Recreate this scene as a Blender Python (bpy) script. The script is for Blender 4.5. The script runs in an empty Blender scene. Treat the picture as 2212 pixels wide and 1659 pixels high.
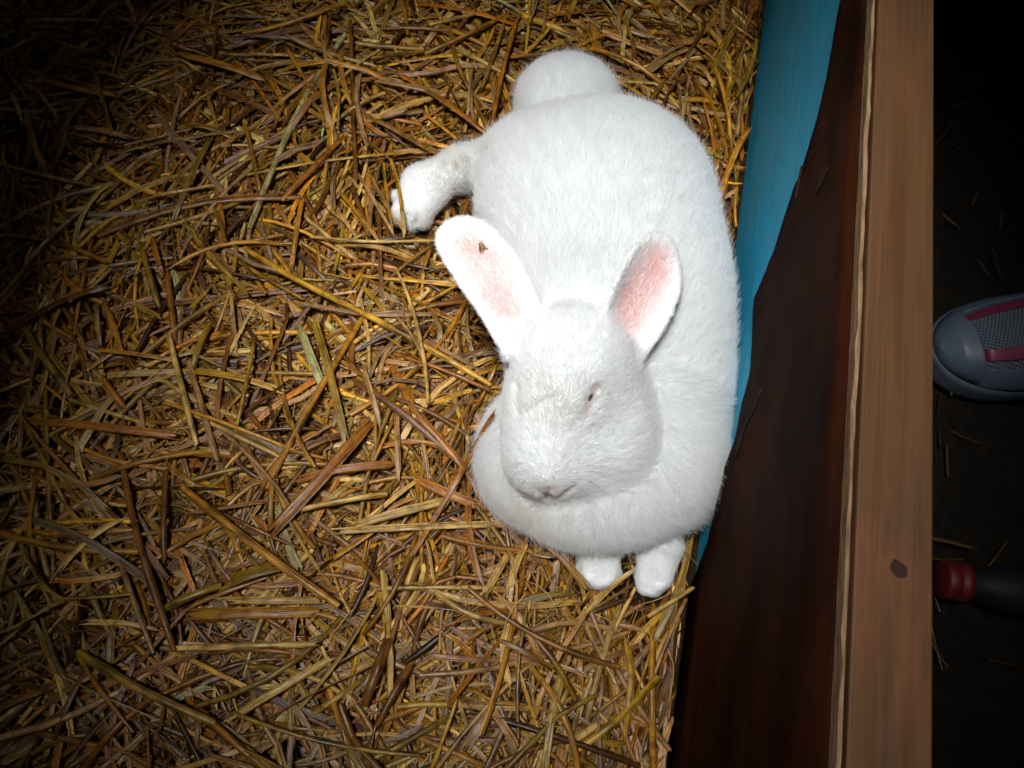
import bpy, bmesh, math, random
import numpy as np
from mathutils import Matrix, Vector

SC = bpy.context.scene
COL = SC.collection
R = np.random.default_rng(7)
random.seed(7)

# ------------------------------------------------------------------ camera
W, HGT, F = 2212.0, 1659.0, 1700.0          # working pixel frame and focal length in those pixels
H = 0.62                                    # camera height above the pen floor
yv = np.array([918.0, 3824.0, -F]); yv /= np.linalg.norm(yv)
nx = -80.0
ny = -(F * F + 918.0 * nx) / 3824.0
dn = np.array([nx, ny, -F]); dn /= np.linalg.norm(dn)
zv = -dn
xv = np.cross(yv, zv)
RW2C = np.stack([xv, yv, zv], axis=1)       # world -> camera
RC2W = RW2C.T
CAMP = np.array([0.0, 0.0, H])
cam = bpy.data.cameras.new('camera'); camo = bpy.data.objects.new('camera', cam); COL.objects.link(camo)
M4 = Matrix.Identity(4)
for i in range(3):
    for j in range(3):
        M4[i][j] = RC2W[i, j]
    M4[i][3] = CAMP[i]
camo.matrix_world = M4
cam.sensor_width = 36.0
cam.lens = F / W * 36.0
cam.clip_start = 0.01; cam.clip_end = 200
cam.dof.use_dof = True
cam.dof.focus_distance = 0.56
cam.dof.aperture_fstop = 26.0
SC.camera = camo

# ------------------------------------------------------------------ light
POOL_C = (0.0, 0.345)                      # centre of the light pool shaped by the added roof's opening
SUN_EL, SUN_AZ = math.radians(76), math.radians(228)
wd = bpy.data.worlds.new('World'); SC.world = wd; wd.use_nodes = True
nt = wd.node_tree
bg = nt.nodes['Background']
sky = nt.nodes.new('ShaderNodeTexSky'); sky.sky_type = 'NISHITA'; sky.sun_disc = False
sky.sun_elevation = SUN_EL; sky.sun_rotation = math.radians(90) - SUN_AZ
nt.links.new(sky.outputs[0], bg.inputs[0]); bg.inputs[1].default_value = 0.15
sd = bpy.data.lights.new('sun', 'SUN'); sd.energy = 5.0; sd.angle = math.radians(21); sd.color = (1.0, 0.99, 0.97)
so = bpy.data.objects.new('sun', sd); COL.objects.link(so)
SUND = Vector((math.cos(SUN_EL) * math.cos(SUN_AZ), math.cos(SUN_EL) * math.sin(SUN_AZ), math.sin(SUN_EL)))
so.location = SUND * 5
so.rotation_euler = SUND.to_track_quat('Z', 'Y').to_euler()
SC.view_settings.view_transform = 'Standard'
SC.view_settings.look = 'None'
SC.view_settings.gamma = 1
SC.view_settings.use_curve_mapping = False
SC.view_settings.exposure = 1.04
try:
    SC.cycles.use_denoising = True
    SC.cycles.max_bounces = 10; SC.cycles.diffuse_bounces = 6
    SC.cycles_curves.shape = 'RIBBONS'
except Exception:
    pass

# ------------------------------------------------------------------ helpers
def ray(px, py):
    d = np.array([px - W / 2, HGT / 2 - py, -F])
    d = RC2W @ d
    return d / np.linalg.norm(d)
def P(px, py, z=0.0):
    d = ray(px, py); return CAMP + d * ((z - H) / d[2])
def onX(px, py, X):
    d = ray(px, py); return CAMP + d * (X / d[0])
_a, _b = P(1106, 830, .04), P(1206, 830, .04)
IX = (_b - _a) / np.linalg.norm(_b - _a); IY = np.array([-IX[1], IX[0], 0.0])

def tag(o, label=None, cat=None, group=None, kind=None):
    if label: o['label'] = label
    if cat: o['category'] = cat
    if group: o['group'] = group
    if kind: o['kind'] = kind
    return o
def link(name, me, parent=None, mats=()):
    o = bpy.data.objects.new(name, me); COL.objects.link(o)
    for m in mats: me.materials.append(m)
    if parent: o.parent = parent
    return o
def empty(name, loc=(0, 0, 0)):
    o = bpy.data.objects.new(name, None); o.location = loc; o.empty_display_size = .05; COL.objects.link(o); return o
def mesh_np(name, v, f, smooth=True):
    me = bpy.data.meshes.new(name)
    v = np.asarray(v, np.float32).reshape(-1, 3); f = np.asarray(f, np.int32)
    n = f.shape[1]
    me.vertices.add(len(v)); me.vertices.foreach_set('co', v.ravel())
    me.loops.add(f.size); me.loops.foreach_set('vertex_index', f.ravel())
    me.polygons.add(len(f)); me.polygons.foreach_set('loop_start', np.arange(0, f.size, n, dtype=np.int32))
    me.polygons.foreach_set('loop_total', np.full(len(f), n, np.int32))
    me.polygons.foreach_set('use_smooth', np.full(len(f), smooth))
    me.update(calc_edges=True)
    return me
def vcol(me, name, col):
    a = me.color_attributes.new(name, 'FLOAT_COLOR', 'POINT')
    c = np.ones((len(me.vertices), 4), np.float32); c[:, :3] = col
    a.data.foreach_set('color', c.ravel())
class G:
    """tiny node-graph builder"""
    def __init__(s, name):
        s.m = bpy.data.materials.new(name); s.m.use_nodes = True
        s.t = s.m.node_tree; s.b = s.t.nodes['Principled BSDF']
    def n(s, typ, ins=None, **kw):
        x = s.t.nodes.new('ShaderNode' + typ)
        for k, v in kw.items(): setattr(x, k, v)
        for k, v in (ins or {}).items():
            if isinstance(v, bpy.types.NodeSocket): s.t.links.new(v, x.inputs[k])
            else: x.inputs[k].default_value = v
        return x
    def set(s, k, v):
        if isinstance(v, bpy.types.NodeSocket): s.t.links.new(v, s.b.inputs[k])
        else: s.b.inputs[k].default_value = v
    def noise(s, vec, scale, detail=4, rough=.55):
        return s.n('TexNoise', {'Vector': vec, 'Scale': scale, 'Detail': detail, 'Roughness': rough}).outputs['Fac']
    def ramp(s, fac, stops):
        x = s.n('ValToRGB', {'Fac': fac}); e = x.color_ramp.elements
        while len(e) < len(stops): e.new(.5)
        for k, (p, c) in enumerate(stops):
            e[k].position = p; e[k].color = (*c, 1) if len(c) == 3 else c
        return x.outputs['Color']
    def mix(s, fac, a, b, mode='MIX'):
        x = s.n('Mix', data_type='RGBA', blend_type=mode)
        for i, v in ((0, fac), (6, a), (7, b)):
            if isinstance(v, bpy.types.NodeSocket): s.t.links.new(v, x.inputs[i])
            else: x.inputs[i].default_value = v if i == 0 else ((*v, 1) if len(v) == 3 else v)
        return x.outputs[2]
    def math(s, op, a, b=0.0, clamp=False):
        x = s.n('Math', {0: a, 1: b}, operation=op); x.use_clamp = clamp; return x.outputs[0]
    def coord(s, which='Object', scale=(1, 1, 1), rot=(0, 0, 0), loc=(0, 0, 0)):
        c = s.n('TexCoord').outputs[which]
        return s.n('Mapping', {'Vector': c, 'Scale': scale, 'Rotation': rot, 'Location': loc}).outputs[0]
    def bump(s, h, strength=.3, dist=.002):
        s.set('Normal', s.n('Bump', {'Height': h, 'Strength': strength, 'Distance': dist}).outputs[0])

# ------------------------------------------------------------------ materials
def m_straw():
    g = G('straw'); at = g.n('Attribute', attribute_name='tint').outputs['Color']
    uv = g.n('TexCoord').outputs['UV']
    v1 = g.n('Mapping', {'Vector': uv, 'Scale': (14, 14, 1)}).outputs[0]
    v1 = g.n('Mapping', {'Vector': uv, 'Scale': (4.2, .55, 1)}).outputs[0]
    n1 = g.noise(v1, 1.0, 3, .6)
    v2 = g.n('Mapping', {'Vector': uv, 'Scale': (.6, 2.2, 1)}).outputs[0]
    n2 = g.noise(v2, 1.0, 4, .6)
    c = g.mix(1.0, at, g.ramp(n1, [(.34, (.34, .29, .22)), (.5, (.95, .95, .95)), (.66, (1.45, 1.48, 1.55))]), 'MULTIPLY')
    c = g.mix(1.0, c, g.ramp(n2, [(.30, (.55, .44, .32)), (.5, (1.1, 1.1, 1.1)), (.8, (1.35, 1.35, 1.35))]), 'MULTIPLY')
    g.set('Base Color', c); g.set('Roughness', .36); g.set('Specular IOR Level', .45)
    g.bump(n1, .6, .0008)
    return g.m
def m_soil(name, dark, light, sc=60):
    g = G(name); co = g.coord('Object')
    n = g.noise(co, sc, 8, .7); n2 = g.noise(co, 9, 4, .6)
    c = g.mix(g.math('MULTIPLY', n2, .6), g.ramp(n, [(.35, dark), (.7, light)]), dark)
    g.set('Base Color', c); g.set('Roughness', .95); g.set('Specular IOR Level', .15); g.bump(n, .9, .008)
    return g.m
def m_turq():
    g = G('turquoise_paint'); co = g.coord('Object', (60, 3.2, 60)); cf = g.coord('Object', (260, 10, 260))
    n = g.noise(co, 3, 6, .65); n2 = g.noise(cf, 2, 5, .7); big = g.noise(g.coord('Object'), 9, 4, .6)
    c = g.ramp(n, [(.28, (.010, .25, .42)), (.5, (.016, .34, .54)), (.72, (.035, .42, .61))])
    c = g.mix(g.math('MULTIPLY', g.ramp(n2, [(.57, (0, 0, 0)), (.66, (1, 1, 1))]), .5), c, (.16, .44, .52))
    c = g.mix(g.math('MULTIPLY', g.ramp(n2, [(.35, (1, 1, 1)), (.40, (0, 0, 0))]), .7), c, (.012, .07, .10))
    c = g.mix(g.math('MULTIPLY', big, .35), c, (.012, .18, .26))
    g.set('Base Color', c); g.set('Roughness', .5); g.set('Specular IOR Level', .4)
    g.bump(g.math('ADD', n, n2), .5, .0015)
    return g.m
def m_brown():
    g = G('brown_hardboard'); co = g.coord('Object', (50, 2.2, 18)); n = g.noise(co, 2.6, 6, .6)
    big = g.noise(g.coord('Object', (5, 5, 12)), 1.6, 4, .6); sp = g.noise(g.coord('Object', (500, 40, 120)), 1, 3, .7)
    c = g.ramp(n, [(.3, (.020, .0052, .0018)), (.55, (.042, .0105, .0030)), (.75, (.065, .018, .0055))])
    c = g.mix(g.ramp(big, [(.4, (0, 0, 0)), (.62, (1, 1, 1))]), c, (.016, .0045, .002))
    c = g.mix(g.math('MULTIPLY', g.ramp(sp, [(.72, (0, 0, 0)), (.78, (1, 1, 1))]), .35), c, (.16, .11, .075))
    g.set('Base Color', c); g.set('Roughness', .75); g.set('Specular IOR Level', .05); g.bump(n, .25, .001)
    return g.m
def m_pine(knots):
    g = G('pine'); oc = g.n('TexCoord').outputs['Object']
    lam = g.n('Mapping', {'Vector': oc, 'Scale': (1, .05, .2)}).outputs[0]
    strips = g.noise(lam, 85, 1, .4)
    grain = g.noise(g.n('Mapping', {'Vector': oc, 'Scale': (520, 9, 60)}).outputs[0], 1.5, 7, .7)
    blot = g.noise(g.n('Mapping', {'Vector': oc, 'Scale': (26, 6, 10)}).outputs[0], 1.0, 4, .6)
    c = g.ramp(strips, [(.30, (.098, .042, .015)), (.45, (.138, .062, .022)), (.55, (.114, .055, .024)), (.68, (.148, .068, .025))])
    c = g.mix(1.0, c, g.ramp(grain, [(.32, (.80, .76, .71)), (.5, (1.0, 1.0, 1.0)), (.68, (1.1, 1.1, 1.1))]), 'MULTIPLY')
    c = g.mix(g.math('MULTIPLY', g.ramp(blot, [(.55, (0, 0, 0)), (.75, (1, 1, 1))]), .45), c, (.33, .12, .055))
    for (kx, ky, kz, rx, ry, dk, s) in knots:
        v = g.n('VectorMath', {0: oc, 1: (kx, ky, kz)}, operation='SUBTRACT').outputs[0]
        v = g.n('VectorMath', {0: v, 1: (1 / rx, 1 / ry, 0)}, operation='MULTIPLY').outputs[0]
        wob = g.n('VectorMath', {0: g.n('TexNoise', {'Vector': oc, 'Scale': 140.0}).outputs['Color'], 1: (.5, .5, .5)}, operation='SUBTRACT').outputs[0]
        v = g.n('VectorMath', {0: v, 1: wob}, operation='ADD').outputs[0]
        d = g.n('VectorMath', {0: v}, operation='LENGTH').outputs['Value']
        if s > .8:
            d2 = g.math('MULTIPLY', d, .33)
            c = g.mix(g.math('MULTIPLY', g.ramp(d2, [(.3, (1, 1, 1)), (1.0, (0, 0, 0))]), .35), c, (.22, .08, .035))
        c = g.mix(g.math('MULTIPLY', g.ramp(d, [(.85, (1, 1, 1)), (.99, (0, 0, 0))]), s), c, dk)
        if s > .8:
            c = g.mix(g.math('MULTIPLY', g.ramp(d, [(.0, (1, 1, 1)), (.75, (0, 0, 0))]), .25), c, (.06, .03, .02))
    g.set('Base Color', c); g.set('Roughness', .6); g.set('Specular IOR Level', .3); g.bump(grain, .25, .0008)
    return g.m
def m_ply():
    g = G('plywood_edge'); n = g.noise(g.coord('Object', (200, 22, 200)), 1.5, 5, .7)
    g.set('Base Color', g.ramp(n, [(.3, (.10, .05, .022)), (.5, (.30, .18, .085)), (.7, (.42, .28, .15))])); g.set('Roughness', .8)
    g.bump(n, .6, .002); return g.m
def m_plain(name, col, rough=.5, spec=.4, nsc=0, var=.25, bump=0.0):
    g = G(name)
    if nsc:
        n = g.noise(g.coord('Object'), nsc, 5, .6)
        lo = tuple(x * (1 - var) for x in col); hi = tuple(min(1, x * (1 + var)) for x in col)
        g.set('Base Color', g.ramp(n, [(.3, lo), (.7, hi)]))
        if bump: g.bump(n, bump, .002)
    else: g.set('Base Color', (*col, 1))
    g.set('Roughness', rough); g.set('Specular IOR Level', spec); return g.m
def m_skin():
    g = G('rabbit_skin'); at = g.n('Attribute', attribute_name='tint').outputs['Color']
    n = g.noise(g.coord('Object'), 140, 4, .6)
    c = g.mix(1.0, at, g.ramp(n, [(.3, (.93, .92, .91)), (.65, (1.02, 1.02, 1.02))]), 'MULTIPLY')
    g.set('Base Color', c); g.set('Roughness', .75); g.set('Specular IOR Level', .15)
    g.set('Subsurface Weight', .35); g.set('Subsurface Radius', (.006, .003, .002)); g.set('Subsurface Scale', .5)
    return g.m
def m_fur():
    g = G('white_fur'); at = g.n('Attribute', attribute_name='tint').outputs['Color']
    g.set('Base Color', at); g.set('Roughness', .6); g.set('Specular IOR Level', .12)
    tr = g.n('BsdfTranslucent', {'Color': at}).outputs[0]
    mx = g.n('MixShader', {0: .5, 1: g.b.outputs[0], 2: tr}).outputs[0]
    g.t.links.new(mx, g.t.nodes['Material Output'].inputs[0])
    return g.m
STRAW = m_straw()

# ------------------------------------------------------------------ straw maker
PAL = {'gold': (.36, .160, .014), 'pale': (.49, .305, .080), 'orange': (.31, .112, .009), 'pink': (.33, .180, .066),
       'olive': (.275, .160, .018), 'brown': (.175, .068, .009), 'yellow': (.42, .225, .015), 'green': (.40, .36, .14),
       'dark': (.070, .027, .005), 'grey': (.25, .152, .068)}
PAL = {k: tuple(.9 * x for x in c) for k, c in PAL.items()}
def strips(path, width, span, side_ref=None, tint=(.4, .24, .05), node=None, K=6, roll=None):
    """path (N,L,3) centre lines, width (N,), span (N,) arc of the cut section; returns v, f, colour, uv"""
    N, L, _ = path.shape
    t = np.gradient(path, axis=1); t /= np.linalg.norm(t, axis=2, keepdims=True) + 1e-9
    up = np.zeros_like(t); up[..., 2] = 1
    s = np.cross(t, up); s /= np.linalg.norm(s, axis=2, keepdims=True) + 1e-9
    u = np.cross(s, t)
    if roll is not None:
        c, sn = np.cos(roll)[:, None, None], np.sin(roll)[:, None, None]
        s, u = s * c + u * sn, u * c - s * sn
    if K == 2: th = (np.arange(3) / 2 - .5)
    else: th = (np.arange(K + 1) / K - .5)
    KK = len(th)
    th = th[None, :] * span[:, None]
    rad = np.where(span > math.pi, width / 2, width / 2 / np.sin(np.minimum(span, math.pi) / 2))
    off_s = rad[:, None] * np.sin(th); off_u = rad[:, None] * (np.cos(th) - np.cos(np.minimum(span, math.pi)[:, None] / 2))
    prof = np.ones((N, L))
    prof[:, -1] *= .8; prof[:, 0] *= .9
    if node is not None:
        for k in range(N):
            if node[k] >= 0: prof[k, node[k]] *= 1.28
    KI = np.arange(KK)
    flat = (span < 4)[:, None] & (K > 3)
    off_u = off_u + np.where(flat, width[:, None] * .16 * np.cos(KI * math.pi)[None, :] * R.uniform(.2, 1, (N, 1)), 0)
    v = path[:, :, None, :] + (s[:, :, None, :] * off_s[:, None, :, None] + u[:, :, None, :] * off_u[:, None, :, None]) * prof[:, :, None, None]
    if K > 3:    # broken, frayed ends
        fr = R.normal(0, 1, (N, 2, KK)) * np.where(span < 4, 1, .25)[:, None, None] * np.minimum(width * .9, .004)[:, None, None]
        v[:, 0] += t[:, 0, None, :] * fr[:, 0, :, None]; v[:, -1] += t[:, -1, None, :] * fr[:, 1, :, None]
    idx = np.arange(N * L * KK).reshape(N, L, KK)
    f = np.stack([idx[:, :-1, :-1], idx[:, 1:, :-1], idx[:, 1:, 1:], idx[:, :-1, 1:]], -1).reshape(-1, 4)
    seg = np.linalg.norm(np.diff(path, axis=1), axis=2); al = np.concatenate([np.zeros((N, 1)), np.cumsum(seg, 1)], 1)
    uv = np.zeros((N, L, KK, 2))
    uv[..., 0] = (np.arange(KK) / (KK - 1))[None, None, :] * np.maximum(width, .002)[:, None, None] * 220 + R.random(N)[:, None, None] * 50
    uv[..., 1] = al[:, :, None] * 60 + R.random(N)[:, None, None] * 50
    tint = np.broadcast_to(np.asarray(tint, float).reshape(-1, 1, 1, 3), (N, L, KK, 3)).copy()
    if node is not None:
        for k in range(N):
            if node[k] >= 0: tint[k, node[k]] *= .42
    return v.reshape(-1, 3), f, tint.reshape(-1, 3), uv.reshape(-1, 2)
def straw_mesh(name, parts):
    V, Fc, C, U = [], [], [], []; o = 0
    for v, f, c, u in parts:
        V.append(v); Fc.append(f + o); C.append(c); U.append(u); o += len(v)
    V, Fc, C, U = map(np.concatenate, (V, Fc, C, U))
    me = mesh_np(name, V, Fc); vcol(me, 'tint', C)
    l = me.uv_layers.new(name='UVMap'); l.data.foreach_set('uv', U[Fc.ravel()].astype(np.float32).ravel())
    return me
def smooth_path(pts, L):
    pts = np.asarray(pts, float)
    d = np.concatenate([[0], np.cumsum(np.linalg.norm(np.diff(pts, axis=0), axis=1))]); d /= d[-1]
    tt = np.linspace(0, 1, L)
    out = np.stack([np.interp(tt, d, pts[:, k]) for k in range(3)], 1)
    if len(pts) > 2:
        for _ in range(3): out[1:-1] = (out[:-2] + 2 * out[1:-1] + out[2:]) / 4
    return out

# ------------------------------------------------------------------ the ground and the added light blockers
XW = P(1565, 830, .02)[0]                     # inner face of the pen wall
ZT = onX(1836, 830, XW)[2]                    # its top
YA, YB = -0.75, 1.15
fl = mesh_np('pen_floor', [(-1.2, YA - .3, 0), (XW + .004, YA - .3, 0), (XW + .004, YB + .3, 0), (-1.2, YB + .3, 0)], [(0, 1, 2, 3)])
tag(link('pen_floor', fl, None, [m_soil('bedding_dust', (.020, .011, .005), (.07, .04, .018), 120)]), kind='structure')
gn = 90
gx, gy = np.meshgrid(np.concatenate([np.linspace(XW + .004, XW + .6, 60), np.linspace(XW + .65, 40, 30)]), np.linspace(-1.5, 2.2, gn))
gz = .004 * np.sin(gx * 61 + 3 * np.sin(gy * 37)) * np.sin(gy * 53 + 2) + R.normal(0, .0016, gx.shape) - .006
ids = np.arange(gx.size).reshape(gx.shape)
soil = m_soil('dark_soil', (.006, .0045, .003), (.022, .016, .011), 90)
gm = mesh_np('soil_ground', np.stack([gx, gy, gz], -1), np.stack([ids[:-1, :-1], ids[:-1, 1:], ids[1:, 1:], ids[1:, :-1]], -1).reshape(-1, 4))
tag(link('soil_ground', gm, None, [soil]), kind='structure')
yd = mesh_np('ground', [(-60, -60, -.03), (60, -60, -.03), (60, 60, -.03), (-60, 60, -.03)], [(0, 1, 2, 3)])
tag(link('ground', yd, None, [soil]), kind='structure')

def box(bm, a, b):
    vs = [bm.verts.new((x, y, z)) for x in (a[0], b[0]) for y in (a[1], b[1]) for z in (a[2], b[2])]
    for q in ((0, 1, 3, 2), (4, 6, 7, 5), (0, 4, 5, 1), (2, 3, 7, 6), (0, 2, 6, 4), (1, 5, 7, 3)):
        bm.faces.new([vs[i] for i in q])
def box_mesh(name, boxes, bevel=0.0):
    bm = bmesh.new()
    for a, b in boxes: box(bm, a, b)
    bmesh.ops.recalc_face_normals(bm, faces=bm.faces)
    if bevel: bmesh.ops.bevel(bm, geom=bm.edges[:], offset=bevel, segments=2, affect='EDGES', profile=.6)
    me = bpy.data.meshes.new(name); bm.to_mesh(me); bm.free(); return me
# added out-of-view roof and walls; the gap pools light and dims the edges
ZR = 1.75
off = SUND * ((ZR) / SUND.z)
hc = np.array([POOL_C[0] + off.x, POOL_C[1] + off.y, 0.0])
HW, HH = .14, .235
X0, X1, Y0, Y1 = -1.9, 1.9, -1.7, 1.9
def light_blocker(name, boxes, mat):
    me = box_mesh(name, boxes)
    M = Matrix(((IX[0], IY[0], 0, hc[0]), (IX[1], IY[1], 0, hc[1]), (0, 0, 1, 0), (0, 0, 0, 1)))
    me.transform(M); tag(link(name, me, None, [mat]), kind='structure')
dk = m_plain('blocker_boards', (.12, .10, .075), .8, .2, 12, .3)  # colour of the added roof and walls, kept dark against bounce light
light_blocker('blocker_roof', [((X0, Y0, ZR), (-HW, Y1, ZR + .03)), ((HW, Y0, ZR), (X1, Y1, ZR + .03)),
    ((-HW, Y0, ZR), (HW, -HH, ZR + .03)), ((-HW, HH, ZR), (HW, Y1, ZR + .03))], dk)
light_blocker('blocker_wall', [((X0 - .03, Y0, -.05), (X0 - .002, Y1, ZR - .002)), ((X0, Y1 + .002, -.05), (X1, Y1 + .03, ZR - .002)),
    ((X1 + .002, Y0, -.05), (X1 + .03, Y1, ZR - .002)), ((X0, Y0 - .03, -.05), (X1, Y0 - .002, ZR - .002))], dk)  # unseen walls added to cut stray sky light from the sides

# ------------------------------------------------------------------ pen wall
wall = empty('pen_wall', (XW + .02, 0, 0))
tag(wall, 'low plank wall of the pen, turquoise and dark brown inside, pale timber on top', 'wall')
def part(name, me, mats, parent, **k):
    o = link(name, me, parent, mats); o.matrix_parent_inverse = Matrix.Translation(-parent.location); tag(o, **k); return o
part('painted_board', box_mesh('painted_board', [((XW, YA, 0), (XW + .0014, YB, ZT - .016))]), [m_turq()], wall, label='turquoise painted board at the foot of the wall')
# dark brown sheet fixed over it, its free edge slanting and ragged
edge = [(a + 6, b) for a, b in [(1850, -120), (1832, -40), (1815, 35), (1795, 130), (1770, 240), (1748, 322), (1731, 385), (1722, 398), (1700, 470), (1680, 540), (1655, 600), (1634, 648),
        (1629, 690), (1624, 760), (1620, 806), (1604, 872), (1596, 930), (1590, 960), (1572, 1010), (1560, 1062), (1546, 1120), (1532, 1170), (1506, 1235), (1480, 1290)]]
XS = XW - .0012
ep = [onX(a, b, XS) for a, b in edge]
pts = []
for i in range(len(ep) - 1):
    for k in range(5):
        q = ep[i] + (ep[i + 1] - ep[i]) * k / 5
        pts.append((q[1] + R.normal(0, .0004), max(.001, q[2] + R.normal(0, .0005))))
pts = [p for p in pts if p[1] < ZT - .004]
pts.append((ep[-1][1], .001)); pts.append((YA, .001))
lo = np.array(pts); hi = lo.copy(); hi[:, 1] = ZT + .0004
v = []; fcs = []
n = len(lo); rows = 7
for r in range(rows + 1):
    for i in range(n):
        y, z = lo[i] + (hi[i] - lo[i]) * r / rows
        lift = .0016 * math.exp(-(z - lo[i][1]) / .012) * (1 + .7 * math.sin(y * 40)) * (1 if z < ZT - .02 else 0)
        v.append((XS - .001 - max(0, lift), y, z))
for r in range(rows):
    for i in range(n - 1):
        a = r * n + i; fcs.append((a, a + 1, a + n + 1, a + n))
bs = mesh_np('brown_panel', v, fcs)
bo = part('brown_panel', bs, [m_brown()], wall, label='dark brown sheet with a slanting ragged lower edge')
sm = bo.modifiers.new('thickness', 'SOLIDIFY'); sm.thickness = .0016; sm.offset = 0
# torn slivers of that sheet
def sliver(pxs, wpx, name):
    c = np.array([onX(a, b, XS - .0045) for a, b in pxs]); L = 9
    pth = smooth_path(c, L); vv = []; ff = []
    for i in range(L):
        wv = wpx * (math.sin(math.pi * (i + .35) / (L + .1)) ** .8)
        for s in (-1, 1): vv.append(pth[i] + np.array([-.002 * (s > 0), 0, s * wv]))
    for i in range(L - 1): ff.append((2 * i, 2 * i + 2, 2 * i + 3, 2 * i + 1))
    o = part(name, mesh_np(name, vv, ff), [BR2], wall)
    m = o.modifiers.new('thickness', 'SOLIDIFY'); m.thickness = .001
BR2 = m_plain('torn_edge', (.02, .010, .006), .7, .2, 90, .4)
sliver([(1648, 838), (1630, 890), (1604, 935), (1592, 990)], .0009, 'torn_sliver')
sliver([(1792, 362), (1778, 392), (1764, 420)], .0011, 'torn_sliver')
sliver([(1735, 360), (1728, 392), (1722, 430)], .0007, 'torn_sliver')
# plywood edge behind the sheet, dark gap, then the planed rail
xa = P(1860, 40, ZT)[0]; xb = P(1830, 830, ZT)[0]
xl = [P(a, b, ZT)[0] for a, b in ((1886, 40), (1858, 830), (1823, 1618))]
xr = [P(a, b, ZT)[0] for a, b in ((2016, 40), (2013, 830), (2009, 1600))]
XR0, XR1 = float(np.mean(xl)) + .001, float(np.mean(xr))
print('wall', XW, ZT, xl, xr)
bm = bmesh.new(); NY = 160
row = []
for i in range(NY + 1):
    y = YA + (YB - YA) * i / NY
    wob = .0002 * math.sin(y * 31) + R.normal(0, .00025)
    row.append([bm.verts.new((XW + .0018 + wob, y, ZT + R.normal(0, .0004))), bm.verts.new((XR0 - .0016 + wob * .5, y, ZT + R.normal(0, .0004))),
                bm.verts.new((XR0 - .0016, y, .0)), bm.verts.new((XW + .0018, y, .0))])
for a, b in zip(row[:-1], row[1:]):
    for k in range(4): bm.faces.new((a[k], a[(k + 1) % 4], b[(k + 1) % 4], b[k]))
me = bpy.data.meshes.new('plywood_panel'); bm.to_mesh(me); bm.free()
part('plywood_panel', me, [m_ply()], wall, label='rough pale plywood edge beside the timber rail')
kn = P(1940, 1233, ZT); k2 = [P(a, b, ZT) for a, b in ((1944, 906), (1953, 893), (1968, 905), (1942, 890), (1905, 1195), (1985, 1240), (1987, 1195))]
MX = XR0
knots = [(kn[0], kn[1], 0, .0043, .0046, (.030, .014, .009), 1.0)] + [(q[0], q[1], 0, .0013, .0013, (.12, .055, .03), .7) for q in k2]
part('top_rail', box_mesh('top_rail', [((XR0, YA, ZT - .036), (XR1, YB, ZT + .0015))], .0012), [m_pine(knots)], wall, label='planed pale pine rail with one dark knot')
bm = bmesh.new()
for y in (-.3, .25, .8): box(bm, (XR0 + .001, y, 0), (XR1 - .004, y + .03, ZT - .0365))
me = bpy.data.meshes.new('batten'); bm.to_mesh(me); bm.free()
part('batten', me, [m_plain('batten_wood', (.2, .12, .07), .7, .2, 30)], wall)

# ------------------------------------------------------------------ the rabbit, one implicit surface
VOX = .0021
lo3 = np.array([min(P(815, 330, 0)[0], P(815, 1320, 0)[0]) - .02, P(1400, 1310, 0)[1] - .02, -.016]); hi3 = np.array([XW + .012, P(1250, 120, .0)[1] + .02, .185])
nn = np.ceil((hi3 - lo3) / VOX).astype(int) + 1
ax = [lo3[k] + VOX * np.arange(nn[k]) for k in range(3)]
GX = ax[0][:, None, None].astype(np.float32); GY = ax[1][None, :, None].astype(np.float32); GZ = ax[2][None, None, :].astype(np.float32)
def frame(px, py, z, rot):
    c, s = math.cos(math.radians(rot)), math.sin(math.radians(rot))
    return IX * c + IY * s, IY * c - IX * s
def bbox(c, r):
    a = np.maximum(0, np.floor((c - r - lo3) / VOX).astype(int)); b = np.minimum(nn, np.ceil((c + r - lo3) / VOX).astype(int) + 1)
    return tuple(slice(a[k], b[k]) for k in range(3))
def smin(a, b, k):
    h = np.maximum(k - np.abs(a - b), 0) / k
    return np.minimum(a, b) - h * h * k * .25
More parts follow.
